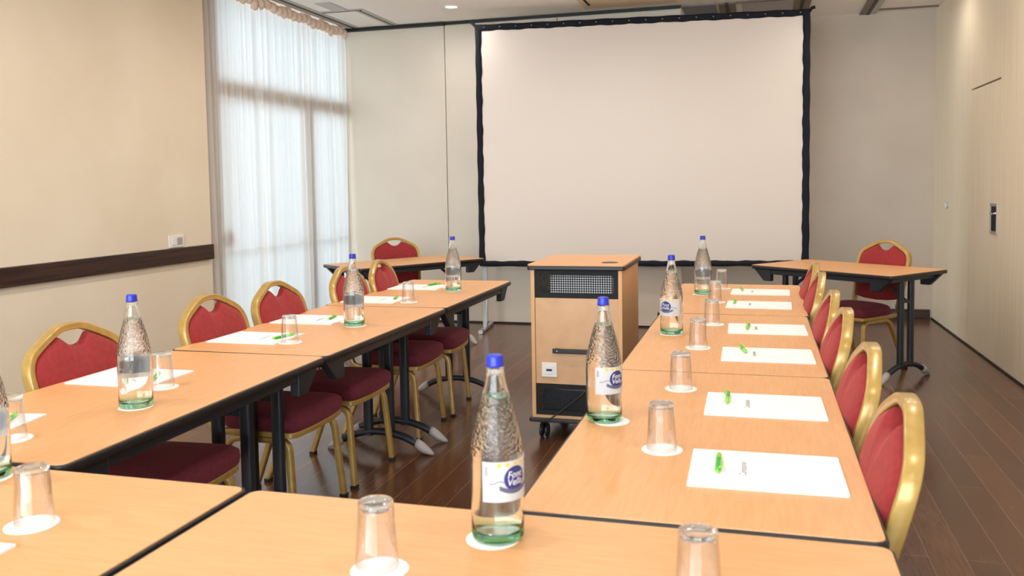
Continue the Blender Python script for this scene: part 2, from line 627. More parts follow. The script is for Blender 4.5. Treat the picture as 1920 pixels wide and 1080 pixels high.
def trim(n, x0, x1, y0, y1, z0, z1, m):
    return struct(obj('trim_%d' % n, B(x0, x1, y0, y1, z0, z1), m))


trim(3, -4.36, -3.2, YB - 0.05, YB, H - 0.034, H - 0.002, m_track)
trim(4, -3.2, XE, YB - 0.03, YB, H - 0.026, H - 0.002, m_track)
trim(5, XL + 0.01, -4.175, 4.19, YB - 0.05, H - 0.006, H, m_strip)
trim(6, -4.172, -4.145, YN, YB - 0.05, H - 0.008, H, m_track)
trim(7, -4.145, -4.105, YN, YB - 0.05, H - 0.005, H, m_strip)
# access panel in the ceiling beside the window
bm = bmesh.new()
for a in ((-4.105, -3.70, 5.80, 5.812), (-3.735, -3.722, 5.812, YB - 0.05)):
    box(bm, *a, H - 0.008, H)
struct(obj('trim_8', bm, m_track))
bm = bmesh.new()
for a in ((-4.105, -3.68, 5.76, 5.80), (-3.722, -3.68, 5.80, YB - 0.05), (-3.775, -3.735, 5.812, YB - 0.05)):
    box(bm, *a, H - 0.005, H)
struct(obj('trim_9', bm, m_strip))
# ceiling over the recess, its shade painted as two darker slabs, and tracks
struct(obj('trim_10', B(XE, -0.60, YB + 0.03, YD, H - 0.012, H), m_ceilshade_dark))
struct(obj('trim_11', B(-0.37, 0.09, YB + 0.03, YD, H - 0.012, H), m_ceilshade_mid))
k = 12
for x in (-0.50, 0.16, 0.80):
    y0 = 6.66 if x < 0 else (6.2 if x < 0.5 else 6.0)
    trim(k, x - 0.075, x - 0.015, y0, YD, H - 0.016, H, m_brown); k += 1
    trim(k, x - 0.015, x + 0.015, y0, YD, H - 0.020, H, m_track); k += 1
    trim(k, x + 0.015, x + 0.075, y0, YD, H - 0.016, H, m_brown if x < 0.5 else m_strip); k += 1
trim(k, 0.875, 1.40, 7.47, 7.51, H - 0.012, H, m_brown); k += 1
trim(k, -0.42, 0.09, 6.64, 6.68, H - 0.014, H, m_brown); k += 1

# window behind the curtain
XW = -4.36
win = struct(bpy.data.objects.new('window_1', None))
C.objects.link(win)
bm = bmesh.new()
box(bm, XW - 0.05, XW, 4.19, 4.43, 0, H)               # jamb
box(bm, XW - 0.05, XW, 6.60, YB, 0, H)
box(bm, XW - 0.05, XW, 4.43, 6.60, H - 0.05, H)
box(bm, XW - 0.05, XW, 4.43, 6.60, 0, 0.05)
obj('window_frame', bm, m_wframe, win)
obj('transom', B(XW - 0.05, XW + 0.02, 4.43, 6.60, 2.10, 2.24), m_wframe, win)
obj('mullion', B(XW - 0.05, XW + 0.02, 5.76, 5.90, 0.05, 2.10), m_wframe, win)
obj('guard_rail', B(XW - 0.03, XW, 4.43, 6.60, 0.865, 0.885), m_wframe, win)
bm = bmesh.new()
box(bm, XW - 0.03, XW - 0.024, 4.43, 6.60, 2.24, H - 0.05)
box(bm, XW - 0.03, XW - 0.024, 4.43, 5.76, 0.05, 2.10)
box(bm, XW - 0.03, XW - 0.024, 5.90, 6.60, 0.05, 2.10)
obj('window_pane', bm, m_pane, win)
struct(obj('wall_window_side', B(-4.75, -4.60, 4.05, 4.43, 0, H), m_wall))

# curtain
def curtain_pt(y, t, edge=0.0):
    p1 = y * 58 + 2.2 * math.sin(y * 5.3) + 1.1 * math.sin(y * 13.1 + 1)
    amp = 0.75 + 0.35 * math.sin(y * 7.7 + 0.6)
    fold = amp * 0.028 * math.sin(p1) + 0.013 * math.sin(y * 24 + 1.3) + 0.007 * math.sin(y * 141 + 3 * math.sin(y * 9))
    low = 0.034 * math.sin(y * 30 + 1.8 * math.sin(y * 4.1) + 0.7) + amp * 0.016 * math.sin(p1 * 1.15) + 0.004 * math.sin(y * 163)
    return -4.275 + (fold * (1 - t) + low * t) * (0.75 if t > 0 else 0.6)


cur = thing('curtain', 'white sheer pleated curtain hanging in front of the tall left window', 'curtain', (0, 0, 0))
bm = bmesh.new()
NY, NZ = 760, 14
g = []
for i in range(NY + 1):
    y = 4.205 + (6.625 - 4.205) * i / NY
    col = []
    for j in range(NZ + 1):
        t = j / NZ
        yy = y + 0.012 * math.sin(y * 9 + t * 2) * t
        col.append(bm.verts.new((curtain_pt(y, t ** 1.3), yy, 2.905 + (0.02 - 2.905) * t)))
    g.append(col)
for i in range(NY):
    for j in range(NZ):
        bm.faces.new((g[i][j], g[i + 1][j], g[i + 1][j + 1], g[i][j + 1]))
obj('sheer_panel', bm, m_sheer, cur, smooth=True)
bm = bmesh.new()
y = 4.21
kk = 0
while y < 6.60:
    wd = random.uniform(0.075, 0.105)
    hgt = random.uniform(0.076, 0.104)
    pr_ = []
    for i in range(9):
        a = PI * i / 8
        pr_.append((y + wd * i / 8, -4.262 + 0.038 * math.sin(a) ** 0.5))
    rows = []
    for j in range(7):
        t = j / 6
        bulge = math.sin(PI * t) ** 0.5 if 0 < t < 1 else 0
        zz = 2.975 - hgt * t - (0.010 * math.sin(kk * 1.7))
        rows.append([bm.verts.new((-4.262 + (px + 4.262) * (0.10 + 0.90 * bulge), py, zz - 0.012 * math.sin(PI * (i_ / 8)) * t))
                     for i_, (py, px) in enumerate(pr_)])
    for a_, b_ in zip(rows, rows[1:]):
        for i in range(8):
            bm.faces.new((a_[i], a_[i + 1], b_[i + 1], b_[i]))
    y += wd
    kk += 1
obj('gathered_header', bm, m_tape, cur, smooth=True)

hold = thing('door_holder', 'round grey disc showing behind the left edge of the sheer curtain', 'fitting', (XW + 0.0, 4.50, 0.985))
bm = bmesh.new(); lathe(bm, [(0, 0), (0.075, 0), (0.075, 0.012), (0.055, 0.022), (0, 0.024)], 32)
bmesh.ops.rotate(bm, verts=bm.verts, cent=(0, 0, 0), matrix=Matrix.Rotation(PI / 2, 3, 'Y'))
auto(obj('disc', bm, m_grey, hold))

# outside: paving and shrubs
m_pave = mat('pale_paving', srgb(176, 178, 172), 0.8)
struct(obj('trim_30', B(-14, -4.8, 0, 12, -0.15, -0.02), m_pave))
m_leaf = mat('green_leaves', srgb(92, 134, 70), 0.5)


def shrub(x, y, h, r, label, seed):
    rnd = random.Random(seed)
    t = thing('shrub', label, 'shrub', (x, y, -0.02), 0, 'shrubs outside the window')
    bm = bmesh.new()
    for i in range(5):
        a = rnd.uniform(0, 2 * PI)
        sweep(bm, [(0, 0, 0), (0.1 * math.cos(a), 0.1 * math.sin(a), h * 0.4), (0.3 * r * math.cos(a), 0.3 * r * math.sin(a), h * 0.8)], csec(0.02, 6), up=Vector((0.3, 1, 0)))
    obj('stem', bm, m_rail, t)
    bm = bmesh.new()
    for i in range(1500):
        a, b_ = rnd.uniform(0, 2 * PI), math.acos(rnd.uniform(-1, 1))
        q = rnd.uniform(0.55, 1.0)
        c = Vector((r * q * math.sin(b_) * math.cos(a), r * q * math.sin(b_) * math.sin(a), h * 0.55 + 0.46 * h * q * math.cos(b_)))
        R3 = Matrix.Rotation(rnd.uniform(0, 6.3), 3, 'Z') @ Matrix.Rotation(rnd.uniform(-1, 1), 3, 'X')
        s = rnd.uniform(0.03, 0.06)
        vs = [bm.verts.new(c + R3 @ Vector(v)) for v in ((-s, 0, 0), (0, s * 0.5, 0.01), (s, 0, 0), (0, -s * 0.5, 0.01))]
        bm.faces.new(vs)
    lf = obj('foliage', bm, m_leaf, t)
    return t


shrub(-6.9, 9.0, 1.3, 0.7, 'green shrub outside, behind the near edge of the sheer curtain', 1)
shrub(-7.6, 11.4, 1.1, 0.8, 'green shrub outside, behind the middle of the sheer curtain', 2)

# light switch
sw = thing('wall_switch', 'white double light switch on the left wall just above the dark rail', 'switch', (XL, 3.768, 1.003))
obj('switch_plate', B(0, 0.010, -0.082, 0.082, -0.043, 0.043), m_white, sw, bevel=0.003)
obj('rocker', B(0.010, 0.015, -0.058, -0.006, -0.026, 0.026), m_white, sw, bevel=0.002)
obj('rocker', B(0.010, 0.013, 0.006, 0.058, -0.026, 0.026), m_grey, sw, bevel=0.002)

# ceiling air grille, vent, downlights
ag = thing('air_grille', 'beige slotted air conditioning grille in the ceiling above the screen', 'air vent', (-1.34, 5.9, H))
obj('grille_frame', B(-0.42, 0.42, -0.65, 0.56, -0.012, 0), m_ceilbeige, ag, bevel=0.003)
for i, xx in enumerate((-0.35, 0.35)):
    obj('slot', B(xx - 0.012, xx + 0.012, -0.5, 0.40, -0.014, -0.010), m_dark, ag)
av = thing('ceiling_vent', 'faint pale rectangular vent in the ceiling near the sheer curtain', 'air vent', (-3.89, 5.60, H))
obj('vent_plate', B(-0.075, 0.075, -0.19, 0.19, -0.006, 0), m_strip, av, bevel=0.002)  # plain plate for the faint ceiling vent

m_emit = bpy.data.materials.new('lamp_lens')
m_emit.use_nodes = True
pe = m_emit.node_tree.nodes['Principled BSDF']
pe.inputs['Emission Color'].default_value = (1, 0.9, 0.75, 1)
pe.inputs['Emission Strength'].default_value = 6


def downlight(x, y, label, first=None, power=1.0):
    if first is None:
        t = thing('downlight', label, 'ceiling light', (x, y, H), 0, 'recessed ceiling downlights')
        bm = bmesh.new(); lathe(bm, [(0.050, 0), (0.078, 0), (0.078, -0.005), (0.060, -0.010), (0.050, -0.003)], 32, close=True)
        auto(obj('trim_ring', bm, m_white, t))
        bm = bmesh.new(); lathe(bm, [(0, -0.003), (0.048, -0.003), (0.048, -0.001), (0, -0.001)], 32)
        obj('lamp_lens', bm, m_emit, t)
    else:
        t = dup(first, (x, y, H), 0, label)
    la = bpy.data.lights.new('downlight_lamp', 'AREA')
    la.shape = 'DISK'; la.size = 0.13; la.energy = LAMP_W * power; la.color = LAMP_COL
    la.spread = math.radians(165)
    lo = bpy.data.objects.new('downlight_lamp', la)
    C.objects.link(lo)
    lo.location = (x, y, H - 0.014)
    return t


first = downlight(-2.887, 5.953, 'small round lit downlight in the ceiling left of the projection screen', None, 0.5)
cols = ((-2.887, 'over the left row'), (-1.25, 'over the aisle'), (0.45, 'over the right row'))
rows_ = ((5.95, 'beside the screen'), (3.9, 'above the farthest tables'), (1.85, 'above the middle tables'), (-0.2, 'above the nearest tables'), (-2.3, 'behind the camera'))
for x, lx in cols:
    for y, ly in rows_:
        if (x, y) == (-2.887, 5.95):
            continue
        if (x, y) == (-1.25, 5.95):
            y = 4.95
        downlight(x, y, 'recessed round ceiling downlight %s, %s' % (lx, ly), first, {-2.887: 1.35, -1.25: 0.95, 0.45: 0.95}[x] * (0.35 if (x, y) == (0.45, 5.95) else 0.75 if (x, y) == (0.45, 3.9) else 1.0))
downlight(1.02, 6.35, 'recessed downlight close to the right wall near the far corner', first, 0.5)
downlight(1.02, 4.3, 'recessed downlight close to the right wall beside the door', first, 0.9)

# ------------------------------------------------------------------ projection screen
sl = Vector((-2.738, 6.2, 0)); sr = Vector((0.205, 6.52, 0))
SW = (sr - sl).length
sc = thing('projection_screen', 'large white projection screen on a black border standing before the back wall', 'projection screen',
           sl, math.atan2(sr.y - sl.y, sr.x - sl.x))
Z0, Z1 = 0.615, 2.845
obj('screen_fabric', B(0.03, SW - 0.03, -0.004, 0.0, Z0 + 0.03, Z1 - 0.03), m_screen, sc)


def wavy(a0, a1, horiz, base, wdt, inner):
    """black fabric band with a puckered inner edge"""
    bm = bmesh.new()
    n = 120
    fr_, bk = [], []
    for i in range(n + 1):
        s = a0 + (a1 - a0) * i / n
        w1 = 0.0025 * math.sin(s * 21) + 0.002 * math.sin(s * 47 + 1)
        o1 = 0.002 * math.sin(s * 21 + 2)
        e_in = base + inner * (wdt + w1)
        e_out = base - inner * 0.006 + o1
        yy = -0.012 - 0.004 * math.sin(s * 21 + 0.5)
        P = (lambda a, b, c: (a, c, b)) if horiz else (lambda a, b, c: (b, c, a))
        fr_.append((bm.verts.new(P(s, e_out, yy)), bm.verts.new(P(s, (e_in + e_out) / 2, yy - 0.004)), bm.verts.new(P(s, e_in, yy + 0.004))))
        bk.append((bm.verts.new(P(s, e_out, 0.012)), bm.verts.new(P(s, e_in, 0.0))))
    for i in range(n):
        for k_ in (0, 1):
            bm.faces.new((fr_[i][k_], fr_[i + 1][k_], fr_[i + 1][k_ + 1], fr_[i][k_ + 1]))
        bm.faces.new((fr_[i][0], bk[i][0], bk[i + 1][0], fr_[i + 1][0]))
        bm.faces.new((fr_[i][2], fr_[i + 1][2], bk[i + 1][1], bk[i][1]))
        bm.faces.new((bk[i][0], bk[i][1], bk[i + 1][1], bk[i + 1][0]))
    return bm


m_border = mat('black_screen_border', srgb(36, 38, 46), 0.85, spec=0.15)
obj('border', wavy(0, SW, True, Z1, 0.052, -1), m_border, sc, smooth=True)
obj('border', wavy(0, SW, True, Z0, 0.045, 1), m_border, sc, smooth=True)
obj('border', wavy(Z0, Z1, False, 0.0, 0.050, 1), m_border, sc, smooth=True)
obj('border', wavy(Z0, Z1, False, SW, 0.055, -1), m_border, sc, smooth=True)
for x0, dx in ((0.0, -0.05), (SW, 0.045)):
    bm = bmesh.new()
    sweep(bm, [(x0 - dx * 0.3, -0.01, Z1 - 0.03), (x0 + dx * 0.4, -0.01, Z1 + 0.012), (x0 + dx, -0.01, Z1 + (0.035 if dx < 0 else 0.018))], rsec(0.028, 0.008, 0.002))
    obj('corner_strap', bm, m_border, sc)
m_snap = mat('snap_stud', srgb(200, 200, 200), 0.3, metal=0.8)
for i in range(20):
    bm = bmesh.new()
    lathe(bm, [(0, 0), (0.005, 0), (0.003, 0.003), (0, 0.003)], 8)
    bmesh.ops.rotate(bm, verts=bm.verts, cent=(0, 0, 0), matrix=Matrix.Rotation(PI / 2, 3, 'X'))
    bmesh.ops.translate(bm, verts=bm.verts, vec=(0.08 + i * (SW - 0.16) / 19, -0.020, Z1 - 0.022))
    obj('snap_stud', bm, m_snap, sc)
for k_, x0 in enumerate((0.030, SW - 0.07)):
    bm = bmesh.new()
    box(bm, x0 - 0.018, x0 + 0.030, 0.012, 0.034, 0.06, Z0 + 0.3)
    lg = obj('leg', bm, m_alu, sc, bevel=0.003)
    bm = bmesh.new()
    sweep(bm, [(x0 + 0.006, 0.33, 0.02), (x0 + 0.006, -0.22, 0.02)], rsec(0.04, 0.035, 0.006), up=Vector((0, 0, 1)))
    sweep(bm, [(x0 + 0.006, 0.02, 0.02), (x0 + 0.006, 0.022, 0.08)], rsec(0.045, 0.045, 0.006))
    obj('foot', bm, m_alu, sc)
    bm = bmesh.new()
    sweep(bm, [(x0 + 0.035, -0.16, 0.035), (x0 + 0.035, 0.02, 0.40)], csec(0.006, 8), up=Vector((1, 0, 0)))
    obj('brace', bm, m_alu, sc)


# ------------------------------------------------------------------ folding tables
TZ = 0.74


def make_table(cx, cy, L, W, rz, label, group, along_y=True):
    """table with its long side on local Y"""
    t = thing('folding_table', label, 'table', (cx, cy, 0), rz, group)
    th = 0.026
    bm = bmesh.new()
    o1 = rrect(-W / 2 + 0.003, W / 2 - 0.003, -L / 2 + 0.003, L / 2 - 0.003, 0.022)
    prism(bm, o1, TZ - th + 0.002, TZ, 'z')
    obj('tabletop', bm, m_beech if True else m_beech_x, t, bevel=0.002)
    # dark rubber edge around the top
    bm = bmesh.new()
    path = [(x, y, TZ - th / 2 - 0.001) for x, y in rrect(-W / 2, W / 2, -L / 2, L / 2, 0.024)]
    sec = [(0.0035 * math.cos(a), (th / 2) * math.sin(a)) for a in [2 * PI * i / 10 for i in range(10)]]
    sweep(bm, path, sec, up=Vector((0, 0, 1)), closed=True)
    obj('edge_band', bm, m_black, t, smooth=True)
    # apron rails
    bm = bmesh.new()
    ix, iy = W / 2 - 0.035, L / 2 - 0.05
    for sx in (-1, 1):
        box(bm, sx * ix - 0.013, sx * ix + 0.013, -iy, iy, TZ - th - 0.036, TZ - th)
    for sy in (-1, 1):
        box(bm, -ix, ix, sy * (iy - 0.03) - 0.015, sy * (iy - 0.03) + 0.015, TZ - th - 0.034, TZ - th)
    obj('apron_frame', bm, m_steel, t, bevel=0.004)
    # corner stacking brackets
    for sx in (-1, 1):
        for sy in (-1, 1):
            bm = bmesh.new()
            ya, yb_ = sy * (L / 2 - 0.015), sy * (L / 2 - 0.17)
            pts = [(ya, TZ - th), (yb_, TZ - th), (yb_, TZ - th - 0.088), (sy * (L / 2 - 0.105), TZ - th - 0.088)]
            prism(bm, pts, sx * (ix + 0.0) - 0.018, sx * (ix + 0.0) + 0.018, 'x')
            obj('corner_bracket', bm, m_steel, t, bevel=0.004)
    # T legs
    for sy in (-1, 1):
        yl = sy * (L / 2 - 0.105)
        bm = bmesh.new()
        prism(bm, [(x_ , y_ + yl) for x_, y_ in rrect(-0.085, -0.035, -0.017, 0.017, 0.014, 4)], 0.085, TZ - th - 0.01, 'z')
        lg = auto(obj('leg', bm, m_steel, t))
        bm = bmesh.new()
        prism(bm, [(x_ , y_ + yl) for x_, y_ in rrect(0.035, 0.085, -0.017, 0.017, 0.014, 4)], 0.085, TZ - th - 0.01, 'z')
        auto(obj('leg', bm, m_steel, t))
        bm = bmesh.new()
        arc = []
        for i in range(25):
            x = -0.235 + 0.47 * i / 24
            arc.append((x, yl, 0.032 + 0.075 * (1 - (x / 0.235) ** 2) ** 0.8 if abs(x) < 0.235 else 0.032))
        sweep(bm, arc, csec(0.019, 14), up=Vector((0, 1, 0)))
        ft = obj('foot', bm, m_steel, t, smooth=True)
        for sx in (-1, 1):
            bm = bmesh.new()
            rings = []
            for q, (px, pz, rx, rz_) in enumerate([(0.205, 0.060, 0.024, 0.022), (0.225, 0.046, 0.025, 0.024), (0.250, 0.030, 0.024, 0.022),
                                                   (0.275, 0.017, 0.020, 0.0135), (0.292, 0.009, 0.011, 0.007), (0.298, 0.006, 0.003, 0.003)]):
                ring = []
                for i in range(16):
                    a = 2 * PI * i / 16
                    zz = max(0.0015, pz + rz_ * math.sin(a))
                    ring.append(bm.verts.new((sx * (px + 0.35 * rz_ * math.sin(a)), yl + rx * math.cos(a), zz)))
                rings.append(ring)
            for a_, b_ in zip(rings, rings[1:]):
                for i in range(16):
                    bm.faces.new((a_[i], a_[(i + 1) % 16], b_[(i + 1) % 16], b_[i]))
            bm.faces.new(rings[0]); bm.faces.new(rings[-1])
            obj('foot_cap', bm, m_grey, ft, smooth=True)
        bm = bmesh.new()                                 # folding strut
        sweep(bm, [(0, yl, TZ - 0.20), (0, yl - sy * 0.20, TZ - th - 0.02)], rsec(0.022, 0.008, 0.002), up=Vector((1, 0, 0)))
        box(bm, -0.075, 0.075, yl - 0.008, yl + 0.008, TZ - 0.212, TZ - 0.190)
        obj('folding_strut', bm, m_steel, t)
    return t


GR, GL_, GN = 'tables of the right row', 'tables of the left row', 'tables across the near end'
make_table(-0.333, 0.655, 1.300, 0.667, 0, 'beech folding table nearest the camera in the right row', GR)
make_table(-0.335, 1.960, 1.296, 0.670, 0, 'middle beech folding table of the right row, beside the cabinet', GR)
make_table(-0.331, 3.247, 1.252, 0.692, -0.012, 'farthest beech folding table of the right row, in front of the screen', GR)
make_table(-2.083, 0.664, 1.290, 0.667, 0.016, 'beech folding table nearest the camera in the left row, with one labelled bottle', GL_)
make_table(-2.096, 1.959, 1.275, 0.680, 0.0, 'middle beech folding table of the left row', GL_)
make_table(-2.112, 3.243, 1.262, 0.690, 0.010, 'farthest beech folding table of the left row, its free end towards the screen', GL_)
make_table(-0.609, -0.345, 1.224, 0.667, PI / 2, 'beech folding table across the foreground on the right, under the nearest bottle', GN)
make_table(-1.885, -0.335, 1.290, 0.667, PI / 2, 'beech folding table across the foreground on the left', GN)
make_table(0.381, 5.081, 1.150, 0.666, -0.694 - PI / 2, 'empty beech folding table set at an angle by the right wall', 'angled tables beside the screen')
make_table(-3.088, 5.236, 1.234, 0.600, -0.591, 'empty beech folding table set at an angle between curtain and screen', 'angled tables beside the screen')


# ------------------------------------------------------------------ chairs
def make_chair():
    t = thing('banquet_chair', 'x', 'chair', (0, 0, 0), 0, 'x')
    lean = 0.27

    def bp(x, z):      # point of the back plane: leans backwards with height
        return Vector((x, -0.213 - (z - 0.46) * lean, z - 0.008 * (z - 0.5) / 0.4))
    # back frame: uprights bend into the seat rails, the top rises to a crown
    half = [(0.188, 0.46), (0.196, 0.56), (0.207, 0.66), (0.212, 0.74), (0.211, 0.795), (0.190, 0.836), (0.150, 0.862), (0.095, 0.890), (0.052, 0.910), (0, 0.913)]
    pts = [bp(-x, z) for x, z in half[:-1]] + [bp(0, 0.913)] + [bp(x, z) for x, z in reversed(half[:-1])]
    lo_l = [Vector((-0.185, 0.06, 0.384)), Vector((-0.185, -0.12, 0.384)), Vector((-0.186, -0.195, 0.388)), Vector((-0.187, -0.216, 0.42))]
    lo_r = [Vector((-v.x, v.y, v.z)) for v in reversed(lo_l)]
    path = smooth_path(lo_l + pts + lo_r, 2)
    bm = bmesh.new()
    n = len(path)
    rings = []
    for i in range(n):                       # frames follow the curve: width in plane, depth across
        tg = (path[min(i + 1, n - 1)] - path[max(i - 1, 0)]).normalized()
        cz = path[i].z
        outw = Vector((path[i].x, 0, cz - 0.70)) if cz > 0.46 else Vector((path[i].x, 0, 0))
        outw = (outw - tg * outw.dot(tg)).normalized()
        dep = tg.cross(outw).normalized()
        w_, d_ = 0.024, 0.036 if cz > 0.44 else 0.026
        rings.append([bm.verts.new(path[i] + outw * a + dep * b_) for a, b_ in rsec(w_, d_, 0.004)])
    m_ = len(rings[0])
    for A, Bv in zip(rings, rings[1:]):
        for k_ in range(m_):
            bm.faces.new((A[k_], A[(k_ + 1) % m_], Bv[(k_ + 1) % m_], Bv[k_]))
    bm.faces.new(rings[0]); bm.faces.new(rings[-1])
    auto(obj('back_frame', bm, m_gold, t), 50)
    # padded back: outline inside the frame with the scooped hand hole at the top
    out = [(0.176, 0.500), (0.184, 0.56), (0.195, 0.66), (0.200, 0.74), (0.199, 0.790), (0.180, 0.825), (0.142, 0.849), (0.088, 0.876), (0.066, 0.884)]
    scoop = [(0.055, 0.874), (0.036, 0.857), (0.016, 0.849), (0.0, 0.848)]
    ol = smooth_path([(x, 0, z) for x, z in out], 2)
    sc2 = smooth_path([(x, 0, z) for x, z in scoop], 2)
    right = [(v.x, v.z) for v in ol] + [(v.x, v.z) for v in sc2]
    bottom = [(0.10, 0.487), (0.0, 0.482)]
    loop = right + [(-x, z) for x, z in reversed(right[:-1])] + [(-x, z) for x, z in bottom[:1]] + [bottom[1]] + [bottom[0]]
    bm = bmesh.new()
    cxz = (0.0, 0.675)
    NR = 6

    def ringpts(s, off):
        res = []
        for x, z in loop:
            xx, zz = cxz[0] + (x - cxz[0]) * s, cxz[1] + (z - cxz[1]) * s
            v = bp(xx, zz)
            v.y += off
            res.append(bm.verts.new(v))
        return res
    prof = [(1.0, 0.0), (1.0, 0.010), (0.97, 0.020), (0.90, 0.027), (0.75, 0.033), (0.5, 0.037), (0.25, 0.038)]
    fr_ = [ringpts(s, o_) for s, o_ in prof]
    bk = [ringpts(s, o_) for s, o_ in [(1.0, -0.006), (0.96, -0.014), (0.8, -0.018), (0.4, -0.019)]]
    nn = len(loop)

    def bridge(A, Bv):
        for i in range(nn):
            bm.faces.new((A[i], A[(i + 1) % nn], Bv[(i + 1) % nn], Bv[i]))
    for a_, b_ in zip(fr_, fr_[1:]):
        bridge(a_, b_)
    for a_, b_ in zip(bk, bk[1:]):
        bridge(b_, a_)
    bridge(bk[0], fr_[0])
    v = bp(*cxz); v.y += 0.038
    c1 = bm.verts.new(v)
    v = bp(*cxz); v.y -= 0.019
    c2 = bm.verts.new(v)
    for i in range(nn):
        bm.faces.new((fr_[-1][i], fr_[-1][(i + 1) % nn], c1))
        bm.faces.new((bk[-1][(i + 1) % nn], bk[-1][i], c2))
    auto(obj('backrest', bm, m_red, t), 60)
    # seat frame and cushion
    def seat_out(g_):
        q = [(-0.190 - g_, -0.185 - g_), (0.190 + g_, -0.185 - g_), (0.205 + g_, 0.02), (0.211 + g_, 0.14), (0.207 + g_, 0.178 + g_), (0.17 + g_, 0.192 + g_),
             (0.08, 0.201 + g_), (0, 0.203 + g_), (-0.08, 0.201 + g_), (-0.17 - g_, 0.192 + g_), (-0.207 - g_, 0.178 + g_), (-0.211 - g_, 0.14), (-0.205 - g_, 0.02)]
        return [(v_.x, v_.y) for v_ in smooth_path([(x, y_, 0) for x, y_ in q], 2, closed=True)]
    bm = bmesh.new()
    prism(bm, seat_out(0.0), 0.376, 0.400, 'z')
    obj('seat_frame', bm, m_gold, t, bevel=0.004)
    bm = bmesh.new()
    rings = []
    for g_, z in [(-0.006, 0.398), (0.003, 0.404), (0.008, 0.425), (0.004, 0.450), (-0.010, 0.464), (-0.035, 0.472), (-0.09, 0.476), (-0.15, 0.477)]:
        base = seat_out(0.0)
        s = 1 + g_ / 0.21
        ring = []
        for x, y_ in base:
            zz = z
            if z > 0.455:                       # waterfall front
                zz -= 0.012 * max(0, (y_ * s - 0.12) / 0.09) ** 2
            ring.append(bm.verts.new((x * s, 0.035 + (y_ - 0.035) * s, zz)))
        rings.append(ring)
    for a_, b_ in zip(rings, rings[1:]):
        for i in range(len(a_)):
            bm.faces.new((a_[i], a_[(i + 1) % len(a_)], b_[(i + 1) % len(a_)], b_[i]))
    bm.faces.new(rings[0][::-1]); bm.faces.new(rings[-1])
    auto(obj('seat', bm, m_red_shaded, t), 60)
    # legs: each side an inverted U split into front and rear leg
    for sx in (-1, 1):
        for fy, name in ((1, 'leg'), (-1, 'leg')):
            if fy > 0:
                pth = [(sx * 0.188, 0.00, 0.363), (sx * 0.188, 0.148, 0.363), (sx * 0.210, 0.178, 0.012)]
                rad = 0.05
            else:
                pth = [(sx * 0.188, 0.00, 0.363), (sx * 0.188, -0.120, 0.363), (sx * 0.212, -0.262, 0.012)]
                rad = 0.06
            pth = round_corners(pth, rad, 6)
            bm = bmesh.new()
            sweep(bm, pth, rsec(0.024, 0.030, 0.005), up=Vector((1, 0, 0)))
            lg = auto(obj(name, bm, m_gold, t), 50)
            e = Vector(pth[-1])
            bm = bmesh.new()
            box(bm, e.x - 0.017, e.x + 0.017, e.y - 0.015, e.y + 0.015, 0, 0.016)
            obj('rubber_tip', bm, m_black, lg, bevel=0.003)
    return t


chair = make_chair()
chs = [  # x, y, rot, label, group
    (-0.254, 0.345, 90.0, 'red and gold banquet chair nearest the camera on the right side', 'R'),
    (-0.254, 0.945, 90.5, 'red and gold banquet chair second from the camera on the right side', 'R'),
    (-0.254, 1.64, 90.0, 'red and gold banquet chair at the near place of the middle right table', 'R'),
    (-0.254, 2.16, 90.0, 'red and gold banquet chair at the far place of the middle right table', 'R'),
    (-0.254, 2.912, 90.0, 'red and gold banquet chair at the near place of the farthest right table', 'R'),
    (-0.254, 3.38, 90.0, 'red and gold banquet chair last of the right row, nearest the screen', 'R'),
    (-2.157, 0.11, -90.0, 'gold framed red chair cut off by the left picture edge at the near left table', 'L'),
    (-2.157, 0.865, -90.0, 'red banquet chair behind the large bottle of the near left table', 'L'),
    (-2.157, 1.645, -90.0, 'red banquet chair at the middle left table, its back before the plain wall', 'L'),
    (-2.157, 2.17, -90.0, 'red banquet chair at the middle left table, its back before the curtain', 'L'),
    (-2.157, 2.93, -88.0, 'red banquet chair at the farthest left table, half hidden by the middle bottle', 'L'),
    (-2.157, 3.42, -84.0, 'red banquet chair at the farthest left table, last of the left row', 'L'),
    (-3.156, 5.395, -140.0, 'red banquet chair behind the angled table at the curtain side', 'F'),
    (0.462, 5.130, 135.0, 'red banquet chair behind the angled table at the right wall', 'F'),
]
grp = {'R': 'red banquet chairs along the right row', 'L': 'red banquet chairs along the left row', 'F': 'red banquet chairs at the angled tables'}
for i, (x, y, r, lab, gk) in enumerate(chs):
    if i == 0:
        chair.location = (x, y, 0); chair.rotation_euler = (0, 0, math.radians(r))
        chair['label'] = lab; chair['group'] = grp[gk]
    else:
        dup(chair, (x, y, 0), math.radians(r), lab, grp[gk])


# ------------------------------------------------------------------ bottles, tumblers, coasters
def wrap(me, R, z0, phi0=0.0, lift=0.0):
    """bend a flat mesh (x across, y up) around a cylinder of radius R"""
    for v in me.vertices:
        a = phi0 + v.co.x / R
        rr_ = R + lift
        v.co = Vector((rr_ * math.sin(a), -rr_ * math.cos(a), z0 + v.co.y))
    return me


def grid_patch(hw, z0, z1, R, lift, na=48):
    bm = bmesh.new()
    a = [[bm.verts.new(((R + lift) * math.sin(t), -(R + lift) * math.cos(t), z)) for z in (z0, z1)]
         for t in [-hw + 2 * hw * i / na for i in range(na + 1)]]
    for p_, q in zip(a, a[1:]):
        bm.faces.new((p_[0], q[0], q[1], p_[1]))
    return bm


def meobj(name, me, m, parent):
    o = bpy.data.objects.new(name, me)
    C.objects.link(o)
    me.materials.clear()
    me.materials.append(m)
    o.parent = parent
    return o


